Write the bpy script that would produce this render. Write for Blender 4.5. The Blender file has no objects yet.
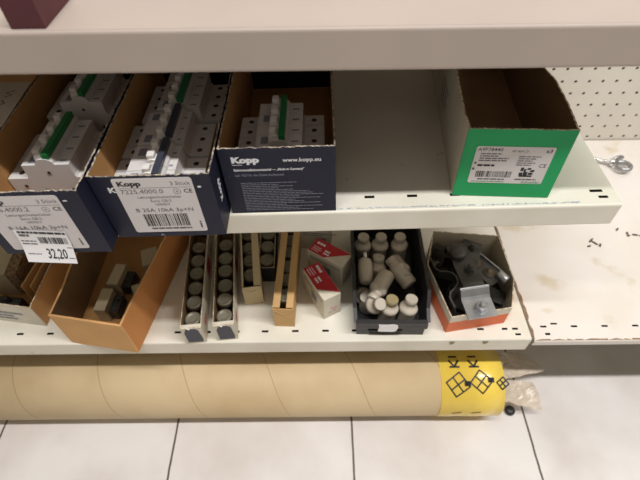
import bpy, bmesh, math, random
from mathutils import Matrix, Vector, Euler
random.seed(7)
C = bpy.context.scene.collection
R = math.radians
H = 0.80                      # camera height above the floor; heights below are measured from the camera
def V(x, y, z): return Vector((x, y, z + H))
ZL = -0.59                    # deck of the lower shelf
def zU(x): return -0.330 + 0.022 * (x - 0.302)     # deck of the upper shelf, slightly tilted
TILT = Matrix.Rotation(-0.022, 4, 'Y')

# ---------------------------------------------------------------- materials
MATS = {}
def mat(name, col, rough=0.6, metal=0.0, noise=0.12, scale=30.0, bump=0.0, col2=None, spec=0.5, trans=0.0, alpha=1.0, detail=4.0, stretch=None, speck=None):
    if name in MATS: return MATS[name]
    m = bpy.data.materials.new(name); m.use_nodes = True
    nt = m.node_tree; N = nt.nodes; L = nt.links
    b = N['Principled BSDF']
    b.inputs['Roughness'].default_value = rough
    b.inputs['Metallic'].default_value = metal
    b.inputs['Specular IOR Level'].default_value = spec
    tc = N.new('ShaderNodeTexCoord'); mp = N.new('ShaderNodeMapping')
    if stretch: mp.inputs['Scale'].default_value = stretch
    L.new(tc.outputs['Object'], mp.inputs['Vector'])
    nz = N.new('ShaderNodeTexNoise'); nz.inputs['Scale'].default_value = scale; nz.inputs['Detail'].default_value = detail
    L.new(mp.outputs['Vector'], nz.inputs['Vector'])
    rp = N.new('ShaderNodeValToRGB')
    c2 = col2 if col2 else tuple(c * (1 - noise * 2) for c in col)
    rp.color_ramp.elements[0].position = 0.35; rp.color_ramp.elements[1].position = 0.62
    rp.color_ramp.elements[0].color = (*c2, 1); rp.color_ramp.elements[1].color = (*col, 1)
    L.new(nz.outputs['Fac'], rp.inputs['Fac'])
    out = rp.outputs['Color']
    if speck:
        scol, sscale, thr = speck
        n2 = N.new('ShaderNodeTexNoise'); n2.inputs['Scale'].default_value = sscale; n2.inputs['Detail'].default_value = 3
        L.new(tc.outputs['Object'], n2.inputs['Vector'])
        r2 = N.new('ShaderNodeValToRGB'); r2.color_ramp.elements[0].position = thr; r2.color_ramp.elements[1].position = thr + 0.12
        L.new(n2.outputs['Fac'], r2.inputs['Fac'])
        mx = N.new('ShaderNodeMix'); mx.data_type = 'RGBA'
        L.new(r2.outputs['Color'], mx.inputs[0]); L.new(out, mx.inputs[6]); mx.inputs[7].default_value = (*scol, 1)
        out = mx.outputs[2]
    L.new(out, b.inputs['Base Color'])
    if trans: b.inputs['Transmission Weight'].default_value = trans
    if alpha < 1: b.inputs['Alpha'].default_value = alpha
    if bump:
        bp = N.new('ShaderNodeBump'); bp.inputs['Strength'].default_value = bump; bp.inputs['Distance'].default_value = 0.002
        L.new(nz.outputs['Fac'], bp.inputs['Height']); L.new(bp.outputs['Normal'], b.inputs['Normal'])
    MATS[name] = m; return m

def hexc(r, g, b):
    f = lambda c: (c / 255 / 12.92) if c <= 10 else ((c / 255 + 0.055) / 1.055) ** 2.4
    return (f(r), f(g), f(b))
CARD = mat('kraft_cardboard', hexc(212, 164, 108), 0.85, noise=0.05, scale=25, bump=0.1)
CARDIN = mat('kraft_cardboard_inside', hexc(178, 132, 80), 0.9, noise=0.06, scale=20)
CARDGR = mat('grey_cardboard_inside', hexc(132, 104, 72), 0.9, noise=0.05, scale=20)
TORN = mat('torn_paper_edge', hexc(196, 182, 160), 0.9, noise=0.2, scale=260, col2=hexc(56, 52, 66))
TORNW = mat('torn_white_edge', hexc(222, 210, 186), 0.9, noise=0.2, scale=300, col2=hexc(150, 120, 80))
NAVY = mat('navy_printed_card', hexc(26, 28, 48), 0.5, spec=.3, noise=0.08, scale=12, speck=(hexc(150, 150, 165), 260, 0.74))
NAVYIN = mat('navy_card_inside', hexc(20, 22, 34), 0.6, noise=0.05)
GREEN = mat('green_printed_card', hexc(10, 160, 92), 0.5, spec=.35, noise=0.05, scale=15)
WHITECARD = mat('white_printed_card', hexc(215, 208, 192), 0.6, noise=0.04, scale=14, col2=hexc(196, 186, 166))
LABEL = mat('label_paper', hexc(212, 206, 206), 0.55, noise=0.02)
PRICEP = mat('price_paper', hexc(240, 238, 240), 0.6, noise=0.01)
INK = mat('black_ink', hexc(28, 26, 34), 0.6, noise=0.02)
INKG = mat('grey_ink', hexc(96, 92, 100), 0.6, noise=0.02)
INKL = mat('pale_grey_ink', hexc(128, 130, 145), 0.6, noise=0.02)
INKW = mat('white_ink', hexc(225, 225, 230), 0.6, noise=0.02)
INKGR = mat('green_ink', hexc(50, 150, 100), 0.6, noise=0.02)
INKRED = mat('red_ink', hexc(190, 60, 80), 0.6, noise=0.02)
STEELW = mat('cream_shelf_paint', hexc(228, 223, 210), 0.42, noise=0.03, scale=9, col2=hexc(214, 208, 192), speck=(hexc(190, 178, 150), 60, 0.70))
STEELD = mat('worn_cream_shelf_paint', hexc(226, 220, 214), 0.45, noise=0.03, scale=6, col2=hexc(218, 209, 198), speck=(hexc(206, 192, 170), 16, 0.60))
STEELT = mat('taupe_shelf_paint', hexc(178, 164, 155), 0.45, noise=0.03, scale=9)
STEELU = mat('upper_shelf_paint', hexc(218, 214, 202), 0.45, noise=0.03, scale=8, col2=hexc(206, 202, 186), speck=(hexc(150, 146, 128), 50, 0.70))
PEG = mat('cream_pegboard_paint', hexc(222, 216, 204), 0.5, noise=0.03, scale=6)
DARK = mat('recess_shade', hexc(40, 34, 28), 0.9)  # dark colour standing in for shade in holes, slots and recesses
PLAST = mat('light_grey_plastic', hexc(208, 204, 202), 0.45, noise=0.03, scale=20)
PLASTD = mat('terminal_recess', hexc(60, 52, 46), 0.6)
TGREEN = mat('green_toggle_plastic', hexc(30, 120, 66), 0.35, noise=0.05)
TBLACK = mat('slate_toggle_plastic', hexc(58, 62, 74), 0.35, noise=0.05)
TWHITE = mat('white_toggle_plastic', hexc(220, 216, 212), 0.4, noise=0.03)
PORC = mat('white_porcelain', hexc(205, 195, 180), 0.32, noise=0.05, scale=25, col2=hexc(180, 168, 150))
CAPM = mat('nickel_cap', hexc(196, 186, 170), 0.5, metal=0.12, noise=0.08)
CAPB = mat('brass_cap', hexc(172, 156, 116), 0.48, metal=0.2, noise=0.1)
FUSEG = mat('tarnished_fuse_metal', hexc(110, 98, 78), 0.5, metal=0.3, noise=0.15, scale=60)
FUSEC = mat('dull_tin_cap', hexc(134, 128, 110), 0.45, metal=0.3, noise=0.1, scale=60)
BLACKP = mat('black_bin_plastic', hexc(44, 42, 44), 0.42, noise=0.06, scale=30)
ZINC = mat('zinc_plated_steel', hexc(176, 176, 178), 0.34, metal=0.85, noise=0.12, scale=40, bump=0.05)
ZINCD = mat('dull_shaded_zinc', hexc(84, 82, 78), 0.42, metal=0.6, noise=0.15, scale=40)  # dull zinc, darkened so it also paints shade on the clamps
CHROME = mat('polished_steel', hexc(225, 225, 225), 0.18, metal=0.95, noise=0.04)
ORANGE = mat('orange_printed_card', hexc(226, 108, 52), 0.5, noise=0.05, scale=20)
BOXBE = mat('beige_card_inside', hexc(190, 176, 152), 0.8, noise=0.05)
REDC = mat('red_printed_card', hexc(186, 34, 44), 0.45, noise=0.05)
YELLOW = mat('yellow_tape', hexc(240, 208, 88), 0.22, noise=0.04, scale=12, col2=hexc(232, 192, 72), spec=0.7)
FILM = mat('cloudy_plastic_film', hexc(222, 208, 190), 0.25, noise=0.05, scale=25, alpha=0.72)
GREYTAB = mat('slate_sticker', hexc(78, 78, 88), 0.7, noise=0.04)
MAROON = mat('maroon_card', hexc(90, 40, 48), 0.6)
BEIGEB = mat('beige_block_plastic', hexc(186, 172, 142), 0.5, noise=0.05)
SPECK = mat('speckled_brown_card', hexc(150, 122, 90), 0.8, scale=220, col2=hexc(84, 64, 48))

# ---------------------------------------------------------------- mesh builder
class MB:
    def __init__(s): s.v = []; s.f = []; s.m = []; s.sm = []; s.mats = []
    def mi(s, m):
        if m not in s.mats: s.mats.append(m)
        return s.mats.index(m)
    def add(s, vs, fs, m, M=None, smooth=False):
        o = len(s.v)
        for p in vs:
            p = Vector(p)
            s.v.append(tuple(M @ p) if M else tuple(p))
        k = s.mi(m)
        for f in fs: s.f.append([i + o for i in f]); s.m.append(k); s.sm.append(smooth)
    def box(s, x0, x1, y0, y1, z0, z1, m, M=None, bev=0.0):
        if bev > 0:
            bm = bmesh.new(); bmesh.ops.create_cube(bm, size=1.0)
            for v in bm.verts: v.co = Vector(((x0 + x1) / 2 + v.co.x * (x1 - x0), (y0 + y1) / 2 + v.co.y * (y1 - y0), (z0 + z1) / 2 + v.co.z * (z1 - z0)))
            bmesh.ops.bevel(bm, geom=bm.edges[:], offset=bev, segments=2, affect='EDGES', profile=0.7)
            bm.verts.index_update()
            s.add([v.co.copy() for v in bm.verts], [[v.index for v in f.verts] for f in bm.faces], m, M); bm.free(); return
        vs = [(x, y, z) for z in (z0, z1) for y in (y0, y1) for x in (x0, x1)]
        s.add(vs, [(0, 2, 3, 1), (4, 5, 7, 6), (0, 1, 5, 4), (2, 6, 7, 3), (0, 4, 6, 2), (1, 3, 7, 5)], m, M)
    def prism(s, pts, w0, w1, m, M=None, mcap=None):          # pts in local xy, extruded along z
        n = len(pts)
        vs = [(p[0], p[1], w0) for p in pts] + [(p[0], p[1], w1) for p in pts]
        s.add(vs, [(i, (i + 1) % n, (i + 1) % n + n, i + n) for i in range(n)], m, M)
        s.add(vs, [list(range(n))[::-1], [i + n for i in range(n)]], mcap or m, M)
    def lathe(s, prof, m, M=None, seg=20, smooth=True):
        vs = []; fs = []
        for r, z in prof:
            for k in range(seg):
                a = 2 * math.pi * k / seg; vs.append((r * math.cos(a), r * math.sin(a), z))
        for i in range(len(prof) - 1):
            for k in range(seg):
                k2 = (k + 1) % seg; fs.append((i * seg + k, i * seg + k2, (i + 1) * seg + k2, (i + 1) * seg + k))
        s.add(vs, fs, m, M, smooth)
        s.add(vs[:seg], [list(range(seg))[::-1]], m, M); s.add(vs[-seg:], [list(range(seg))], m, M)
    def cyl(s, r, z0, z1, m, M=None, seg=18): s.lathe([(r, z0), (r, z1)], m, M, seg)
    def sweep(s, path, prof, m, M=None, smooth=True, updir=(0, 0, 1)):    # profile ring along a path
        rings = []
        P = [Vector(p) for p in path]; n = len(prof)
        for i, p in enumerate(P):
            t = (P[min(i + 1, len(P) - 1)] - P[max(i - 1, 0)]).normalized()
            u = Vector(updir); a = t.cross(u)
            if a.length < 1e-4: a = Vector((1, 0, 0))
            a.normalize(); b = a.cross(t)
            rings += [p + a * q[0] + b * q[1] for q in prof]
        fs = []
        for i in range(len(P) - 1):
            for k in range(n):
                k2 = (k + 1) % n; fs.append((i * n + k, i * n + k2, (i + 1) * n + k2, (i + 1) * n + k))
        s.add(rings, fs, m, M, smooth)
        s.add(rings[:n], [list(range(n))[::-1]], m, M); s.add(rings[-n:], [list(range(n))], m, M)
    def text(s, txt, x, y, size, m, M=None, w=0.0, align='LEFT', sx=1.0, bold=0.0, shear=0.0):
        cu = bpy.data.curves.new('t', 'FONT'); cu.body = txt; cu.size = size; cu.align_x = align; cu.offset = bold * size
        cu.resolution_u = 2; cu.shear = shear
        o = bpy.data.objects.new('t', cu); C.objects.link(o)
        me = bpy.data.meshes.new_from_object(o.evaluated_get(bpy.context.evaluated_depsgraph_get()))
        s.add([(x + v.co.x * sx, y + v.co.y, w) for v in me.vertices], [list(p.vertices) for p in me.polygons], m, M)
        bpy.data.objects.remove(o); bpy.data.curves.remove(cu); bpy.data.meshes.remove(me)
    def rect(s, x0, x1, y0, y1, m, M=None, w=0.0): s.add([(x0, y0, w), (x1, y0, w), (x1, y1, w), (x0, y1, w)], [(0, 1, 2, 3)], m, M)
    def barcode(s, x0, x1, y0, y1, m, M=None, w=0.0, seed=3, n=30):
        rd = random.Random(seed); x = x0; u = (x1 - x0) / (n * 2.1)
        while x < x1:
            a = u * rd.choice([0.6, 0.6, 1, 1, 1.7, 2.2]); s.rect(x, min(x + a, x1), y0, y1, m, M, w); x += a + u * rd.choice([0.6, 0.9, 1.2, 1.8])
    def lines(s, x0, x1, y0, y1, n, m, M=None, w=0.0, seed=1, th=0.35, lo=0.5):    # rows of illegibly small print
        rd = random.Random(seed)
        for i in range(n):
            y = y1 - (i + 0.5) * (y1 - y0) / n; t = (y1 - y0) / n * th / 2; x = x0; xe = x0 + (x1 - x0) * rd.uniform(lo, 1)
            while x < xe:
                l = rd.uniform(0.002, 0.007); s.rect(x, min(x + l, xe), y - t, y + t, m, M, w); x += l + 0.0007
    def build(s, name, parent=None, M=None, label=None):
        me = bpy.data.meshes.new(name); me.from_pydata(s.v, [], s.f)
        for m in s.mats: me.materials.append(m)
        me.polygons.foreach_set('material_index', s.m); me.polygons.foreach_set('use_smooth', s.sm)
        me.validate(); me.update()
        o = bpy.data.objects.new(name, me); C.objects.link(o)
        if parent: o.parent = parent
        if M is not None: o.matrix_basis = M
        if label: o['label'] = label
        return o
def thing(name, label, cat, M=None, group=None):
    o = bpy.data.objects.new(name, None); o.empty_display_size = 0.02; C.objects.link(o)
    if M is not None: o.matrix_basis = M
    o['label'] = label; o['category'] = cat
    if group: o['group'] = group
    return o
def tag(o, label, cat, group=None):
    o['label'] = label; o['category'] = cat
    if group: o['group'] = group
    return o
def copy_tree(src, M, label, group=None):
    r = src.copy(); C.objects.link(r); r.matrix_basis = M; r['label'] = label
    if group: r['group'] = group
    for ch in list(src.children):
        c = ch.copy(); C.objects.link(c); c.parent = r
        for g in list(ch.children):
            d = g.copy(); C.objects.link(d); d.parent = c
    return r
T = Matrix.Translation
def RZ(a): return Matrix.Rotation(a, 4, 'Z')
FRONT = Matrix.Rotation(math.pi / 2, 4, 'X')      # (u,v,w) -> (u,-w,v): text upright on a face turned to the viewer
def onL(x, y, yaw=0.0, dz=0.0): return T(V(x, y, ZL + dz)) @ RZ(yaw)
def onU(x, y, yaw=0.0, dz=0.0): return T(V(x, y, zU(x) + dz)) @ TILT @ RZ(yaw)
def along(p, d, spin=0.0):        # frame whose z axis is d
    return T(p) @ Vector(d).normalized().to_track_quat('Z', 'Y').to_matrix().to_4x4() @ RZ(spin)

# ---------------------------------------------------------------- setting
fl = MB(); fl.box(-2.4, 2.4, -2.6, 1.3, -0.02, 0.0, None or STEELD)
floor = fl.build('floor'); floor['kind'] = 'structure'
fm = bpy.data.materials.new('floor_tiles'); fm.use_nodes = True
nt = fm.node_tree; N = nt.nodes; L = nt.links; b = N['Principled BSDF']; b.inputs['Roughness'].default_value = 0.35
tc = N.new('ShaderNodeTexCoord'); sp = N.new('ShaderNodeSeparateXYZ'); L.new(tc.outputs['Object'], sp.inputs[0])
def mth(op, a, bb=None, N=N, L=L):
    n = N.new('ShaderNodeMath'); n.operation = op
    for i, q in enumerate((a, bb)):
        if q is None: continue
        if isinstance(q, (int, float)): n.inputs[i].default_value = q
        else: L.new(q, n.inputs[i])
    return n.outputs[0]
wn = N.new('ShaderNodeTexNoise'); wn.inputs['Scale'].default_value = 30
L.new(tc.outputs['Object'], wn.inputs['Vector'])
def joint(ax, off):
    q = mth('FLOORED_MODULO', mth('ADD', mth('ADD', ax, off + 0.1495), mth('MULTIPLY', mth('SUBTRACT', wn.outputs['Fac'], 0.5), 0.0022)), 0.299)
    return mth('LESS_THAN', mth('ABSOLUTE', mth('SUBTRACT', q, 0.1495)), 0.0017)
j = mth('MAXIMUM', joint(sp.outputs['X'], -0.0475 + 0.299 * 4), joint(sp.outputs['Y'], 0.17 + 0.299 * 10))
n1 = N.new('ShaderNodeTexNoise'); n1.inputs['Scale'].default_value = 7; n1.inputs['Detail'].default_value = 6; L.new(tc.outputs['Object'], n1.inputs['Vector'])
r1 = N.new('ShaderNodeValToRGB'); r1.color_ramp.elements[0].position = .3; r1.color_ramp.elements[1].position = .6
r1.color_ramp.elements[0].color = (*hexc(205, 196, 190), 1); r1.color_ramp.elements[1].color = (*hexc(224, 219, 216), 1); L.new(n1.outputs['Fac'], r1.inputs[0])
mx = N.new('ShaderNodeMix'); mx.data_type = 'RGBA'; L.new(j, mx.inputs[0]); L.new(r1.outputs[0], mx.inputs[6]); mx.inputs[7].default_value = (*hexc(92, 84, 76), 1)
L.new(mx.outputs[2], b.inputs['Base Color'])
floor.data.materials.clear(); floor.data.materials.append(fm)

mb = MB(); mb.box(-2.4, 2.4, .86, .96, 0, 2.9, STEELU); o = mb.build('wall_back'); o['kind'] = 'structure'
# perforated back panels
def pegboard(x0, cols, ztop, rows, y, px, pz, name, label):
    mb = MB(); p = 0.025; hx, hz = 0.0030, 0.0030
    for i in range(cols):
        for jj in range(rows):
            cx = x0 + p * i; cz = ztop - p * jj
            o = [(cx - p / 2, cz - p / 2), (cx, cz - p / 2), (cx + p / 2, cz - p / 2), (cx + p / 2, cz), (cx + p / 2, cz + p / 2), (cx, cz + p / 2), (cx - p / 2, cz + p / 2), (cx - p / 2, cz)]
            q = [(cx + hx * math.cos(R(225 + 45 * k)), cz + hz * math.sin(R(225 + 45 * k))) for k in range(8)]
            vs = [(a, y, c) for a, c in o] + [(a, y, c) for a, c in q] + [(a, y + 0.0015, c) for a, c in q]
            fs = [(k, (k + 1) % 8, (k + 1) % 8 + 8, k + 8) for k in range(8)] + [(k + 8, (k + 1) % 8 + 8, (k + 1) % 8 + 16, k + 16) for k in range(8)]
            mb.add(vs, fs, PEG)
    mb.box(x0 - p / 2, x0 + p * (cols - .5), y + 0.012, y + 0.02, ztop - p * (rows - .5), ztop + p / 2, DARK)  # dark sheet painting the shade behind the holes
    o = mb.build(name); tag(o, label, 'pegboard'); return o
# holes measured: one at x=.572, z=-.432
pegboard(0.572 - 0.025 * 10, 30, -0.432 + 0.025 * 15 + H, 30, 0.76, 0, 0, 'pegboard_panel', 'cream perforated back panel with rows of small dark holes, right bay')
pegboard(0.572 - 0.025 * 51, 40, -0.432 + 0.025 * 15 + H, 30, 0.76, 0, 0, 'pegboard_panel', 'cream perforated back panel in shadow behind the stacked open boxes')
mb = MB(); mb.box(0.283, 0.3085, 0.752, 0.80, 0.0, 1.25, STEELU)
for k in range(30): mb.rect(0.292, 0.297, 0.18 + k * 0.025, 0.192 + k * 0.025, DARK, T((0, .7515, 0)) @ FRONT)
mb.build('shelf_upright'); tag(bpy.data.objects['shelf_upright'], 'cream slotted steel upright between the two shelf bays', 'shelf upright')

def shelf(name, label, x0, x1, yf, yb, ztop, slots, mdeck, mface, face_h, srow=(0.0155, 0.0200), tilt=0, seam_cut=None, extra=()):
    """hollow steel shelf; slots = list of (x centre, halfwidth, row offset)"""
    t = thing(name, label, 'shelf', (T(V(x1, yf, ztop)) @ (TILT if tilt else Matrix())))
    W = x1 - x0; D = yb - yf; mb = MB()
    rows = {}
    for sx, hw, dy, hh in slots: rows.setdefault((dy, hh), []).append((sx - x1, hw))
    ys = [0.0]; prev = 0.002
    mb.rect(-W, 0, 0.002, D, mdeck) if not rows else None
    if rows:
        for (dy, hh) in sorted(rows):
            mb.rect(-W, 0, prev, dy - hh, mdeck)
            x = -W
            for sx, hw in sorted(rows[(dy, hh)]):
                mb.rect(x, sx - hw, dy - hh, dy + hh, mdeck)
                mb.add([(sx - hw, dy + hh, 0), (sx + hw, dy + hh, 0), (sx + hw, dy + hh, -.004), (sx - hw, dy + hh, -.004)], [(3, 2, 1, 0)], DARK)
                x = sx + hw
            mb.rect(x, 0, dy - hh, dy + hh, mdeck); prev = dy + hh
        mb.rect(-W, 0, prev, D, mdeck)
    # underside, end plates, back
    mb.add([(-W, .004, -face_h + .002), (0, .004, -face_h + .002), (0, D, -face_h + .002), (-W, D, -face_h + .002)], [(3, 2, 1, 0)], mdeck)
    mb.add([(-W, .01, -.012), (0, .01, -.012), (0, D, -.012), (-W, D, -.012)], [(0, 1, 2, 3)], DARK)  # added dark sheet, paints the shade inside the hollow shelf
    for x, s in ((0, 1), (-W, -1)):
        mb.add([(x, .002, 0), (x, D, 0), (x, D, -face_h + .002), (x, .002, -face_h + .002)], [(0, 1, 2, 3)], mdeck)
    mb.add([(-W, D, 0), (0, D, 0), (0, D, -face_h + .002), (-W, D, -face_h + .002)], [(0, 1, 2, 3)], mdeck)
    mb.build('deck', t)
    # rolled front lip
    r = 0.0028; prof = []
    for k in range(6):
        a = R(90 + 18 * k); prof.append((r + r * math.cos(a) - 0.0, -r + r * math.sin(a)))
    for k in range(6):
        a = R(180 + 18 * k); prof.append((r + r * math.cos(a), -face_h + r + r * math.sin(a)))
    prof += [(0.010, -face_h), (0.010, -face_h + .001), (0.0035, -face_h + 0.0012), (0.0035, -0.001)]
    mf = MB(); n = len(prof)
    vs = [(-W, p[0], p[1]) for p in prof] + [(0, p[0], p[1]) for p in prof]
    mf.add(vs, [(i, (i + 1) % n, (i + 1) % n + n, i + n) for i in range(n)], mface, smooth=False)
    mf.add(vs, [list(range(n)), [i + n for i in range(n)][::-1]], mface)
    for poly, m_ in extra: mf.add(poly, [list(range(len(poly)))], m_)
    mf.build('front_lip', t)
    return t
sl = [(x, .0048, .0175, .0017) for x in (-.69, -.647, -.603, -.56, -.516, -.485, -.441, -.397, -.353, -.309, -.265, -.211, -.168, -.126, -.084, -.040, .004, .047, .09, .133, .18, .229)]
sl += [(.264, .004, .0175, .0017), (.279, .0042, .0175, .0017), (.281, .0040, .0085, .0016)]
STAIN = mat('old_glue_stain', hexc(150, 142, 100), 0.6, noise=0.15, scale=80)
ex = []
for cx, w_, h_ in ((-.113, .004, .010), (-.065, .0045, .009)):
    ex.append(([(cx - w_, -.0004, -.003), (cx + w_, -.0004, -.0035), (cx + w_ * .7, -.0004, -.003 - h_ * .7), (cx - .2 * w_, -.0004, -.003 - h_), (cx - w_ * .8, -.0004, -.003 - h_ * .6)][::-1], STAIN))
shelf('metal_shelf', 'cream metal lower shelf carrying the fuse boxes, black bin and orange box', -.70, .2985, .307, .757, ZL, sl, STEELW, STEELW, .033, extra=ex)
sr = [(.321 + .0445 * k, .0046, .0235, .0015) for k in range(0, 14)] + [(.3235, .0036, .0115, .0018), (.3375, .0048, .0265 + .0015, .0014)]
shelf('metal_shelf', 'worn bare cream shelf of the right bay below the pegboard', .3015, 1.0, .304, .757, ZL, sr, STEELD, STEELD, .014)
su = [(.095 - .0445 * k, .0052, .0205, .0019) for k in range(0, 17)] + [(.095 + .0445 * k, .0052, .0205, .0019) for k in (1, 2, 3)]
su += [(.285, .0065, .0205, .0019), (.289, .0048, .0115, .0018)]
BLUE = mat('pale_blue_tape_residue', hexc(150, 170, 190), 0.7, noise=0.1)
ex = []
rd = random.Random(5)
for k in range(230):
    x = -.29 + .25 * rd.random() ** .8; y = .0035 + rd.random() * .0016; s_ = rd.uniform(.0003, .0011)
    ex.append(([(x - s_, y, .0003), (x + s_, y - .0002, .0003), (x + s_ * .8, y + .0007, .0003), (x - s_ * .6, y + .0006, .0003)], BLUE))
shelf('metal_shelf', 'tilted cream upper shelf carrying the navy boxes and the green box', -.70, .304, .3205, .757, -.330, su, STEELU, STEELW, .0305, tilt=1, extra=ex)
shelf('metal_shelf', 'taupe topmost shelf edge crossing the whole top, close and blurred', -.70, .302, .31, .757, -.1435, [], STEELT, STEELT, .0325)
mb = MB(); mb.box(-.70, .2985, .42, .44, 0, .17, STEELW); o = mb.build('shelf_plinth'); tag(o, 'cream base plinth behind the cardboard tube', 'plinth')
mb = MB(); mb.box(.3015, 1.0, .42, .44, 0, .18, STEELW); o = mb.build('shelf_plinth'); tag(o, 'cream base plinth under the bare right shelf', 'plinth')

RUST = mat('rust_stain', hexc(150, 120, 86), 0.8, noise=0.2, scale=200)
# ---------------------------------------------------------------- cardboard walls
def wall(p0, p1, prof, t, mo, mi_, me_, band=None, base=0.0):
    """wall panel from p0 to p1 (outer face on the right-hand side when walking p0->p1), prof = [(fraction, height)]"""
    mb = MB(); p0 = Vector((p0[0], p0[1], base)); p1 = Vector((p1[0], p1[1], base)); d = p1 - p0; n = Vector((-d.y, d.x, 0)).normalized() * t
    k = len(prof); bot = base
    O = [p0 + d * f for f, h in prof]
    hs = [h for f, h in prof]
    def q(a, b, m): mb.add(a + b, [(0, 1, 3, 2)], m)
    for i in range(k - 1):
        a, c = O[i], O[i + 1]; ha, hc = hs[i], hs[i + 1]
        up = Vector((0, 0, 1))
        if band:
            bh, bm_ = band
            mb.add([a, c, c + up * (hc - bh), a + up * (ha - bh)], [(0, 1, 2, 3)], mo)
            mb.add([a + up * (ha - bh), c + up * (hc - bh), c + up * hc, a + up * ha], [(0, 1, 2, 3)], bm_)
        else: mb.add([a, c, c + up * hc, a + up * ha], [(0, 1, 2, 3)], mo)
        mb.add([a + n, a + n + up * ha, c + n + up * hc, c + n], [(0, 1, 2, 3)], mi_)
        mb.add([a + up * ha, c + up * hc, c + n + up * hc, a + n + up * ha], [(0, 1, 2, 3)], me_)
    for P, hh, s_ in ((O[0], hs[0], 0), (O[-1], hs[-1], 1)):
        up = Vector((0, 0, 1)) * hh; mb.add([P, P + up, P + n + up, P + n], [(0, 1, 2, 3) if s_ == 0 else (3, 2, 1, 0)], mo)
    mb.add([O[0], O[0] + n, O[-1] + n, O[-1]], [(0, 1, 2, 3)], mo)
    return mb
def jag(h, n=40, amp=0.0006, seed=1, keys=None):
    rd = random.Random(seed); out = []
    for i in range(n + 1):
        f = i / n; hh = h
        if keys:
            for (f0, h0), (f1, h1) in zip(keys, keys[1:]):
                if f0 <= f <= f1: hh = h0 + (h1 - h0) * (f - f0) / max(f1 - f0, 1e-6); break
        out.append((f, hh + rd.uniform(-amp, amp)))
    return out
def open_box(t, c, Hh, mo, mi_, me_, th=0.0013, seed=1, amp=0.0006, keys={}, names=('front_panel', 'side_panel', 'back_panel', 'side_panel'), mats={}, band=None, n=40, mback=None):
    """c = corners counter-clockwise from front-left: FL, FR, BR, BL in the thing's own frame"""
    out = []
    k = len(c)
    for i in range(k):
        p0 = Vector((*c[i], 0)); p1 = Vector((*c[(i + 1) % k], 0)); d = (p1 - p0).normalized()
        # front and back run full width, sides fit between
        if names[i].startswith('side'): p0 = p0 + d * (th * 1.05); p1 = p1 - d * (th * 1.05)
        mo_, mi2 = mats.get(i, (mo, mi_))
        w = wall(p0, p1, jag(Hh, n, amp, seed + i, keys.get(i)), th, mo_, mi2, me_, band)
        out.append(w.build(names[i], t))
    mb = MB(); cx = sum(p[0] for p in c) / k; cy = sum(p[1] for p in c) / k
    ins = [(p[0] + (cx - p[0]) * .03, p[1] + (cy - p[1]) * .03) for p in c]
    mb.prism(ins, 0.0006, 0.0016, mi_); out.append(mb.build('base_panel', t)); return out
def rrect(mb, x0, x1, y0, y1, r, w0, w1, m, M):
    pts = []
    for cx, cy, a0 in ((x1 - r, y0 + r, -90), (x1 - r, y1 - r, 0), (x0 + r, y1 - r, 90), (x0 + r, y0 + r, 180)):
        for k in range(4): a = R(a0 + 30 * k); pts.append((cx + r * math.cos(a), cy + r * math.sin(a)))
    mb.prism(pts, w0, w1, m, M)

# ---------------------------------------------------------------- circuit breaker
def make_breaker(poles, tie_mat, label, group, off=0.0):
    """x: terminal to terminal, y: pole row, z: up"""
    t = thing('circuit_breaker', label, 'circuit breaker', group=group)
    L_ = 0.0178 * poles; mb = MB()
    prof = [(-.044, 0), (-.026, 0), (-.026, .004), (-.018, .006), (-.018, 0.0), (.018, 0.0), (.018, .006), (.024, .004), (.024, 0), (.044, 0), (.044, .020), (.0415, .022), (.0415, .026), (.044, .028), (.044, .045), (.024, .045), (.0225, .0475), (.0225, .061), (.0090 + off, .061),
            (.0082 + off, .0640), (.0060 + off, .0662), (.0030 + off, .0674), (-.0030 + off, .0674), (-.0060 + off, .0662), (-.0082 + off, .0640), (-.0090 + off, .061), (-.0225, .061), (-.0225, .0475), (-.024, .045), (-.044, .045), (-.044, .028), (-.0415, .026), (-.0415, .022), (-.044, .020)]
    for k in range(poles):
        g = 0.0003; y0 = k * .0178 + g; y1 = (k + 1) * .0178 - g
        M = Matrix(((1, 0, 0, 0), (0, 0, -1, y1), (0, 1, 0, 0), (0, 0, 0, 1)))
        mb.prism(prof, 0, y1 - y0, PLAST, M)
        yc = (y0 + y1) / 2
        for s in (-1, 1):           # screw openings on the shoulders
            mb.lathe([(.0028, 0), (.0028, .0002)], PLASTD, T((s * .0335, yc, .0451)), 12)
        mb.rect(-.0175, -.0105, yc - .0055, yc + .0055, INKL, T((0, 0, .0612))) if k % 2 == 0 else None
        mb.rect(.012, .019, yc - .004, yc - .0015, INKL, T((0, 0, .0612)))
    for s in (0, 1):               # rivets and moulding on the end faces
        y = -.0002 if s == 0 else L_ + .0002
        for px, pz in ((-.03, .036), (.03, .036), (-.012, .03), (.014, .03), (-.030, .012), (.030, .012), (0, .052)):
            mb.lathe([(.0017, 0), (.0017, .0003)], PLASTD, T((px, y, pz)) @ Matrix.Rotation(math.pi / 2, 4, 'X'), 8)
    mb.build('housing', t)
    for k in range(poles):
        q = MB(); yc = (k + .5) * .0178
        q.lathe([(.0052, -.0050), (.0060, -.0038), (.0060, .0038), (.0052, .0050)], TWHITE, T((off - .0040, yc, .0650)) @ Matrix.Rotation(math.pi / 2, 4, 'X'), 14)
        q.box(off - .0085, off - .0015, yc - .0040, yc + .0040, .0670, .0742, TWHITE, bev=.0016)
        q.build('toggle', t)
    q = MB(); q.box(off + .0006, off + .0066, .001, L_ - .001, .0660, .0725, tie_mat, bev=.0012)
    q.build('tie_bar', t, label='green tie bar' if tie_mat is TGREEN else 'dark slate tie bar')
    return t

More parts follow.
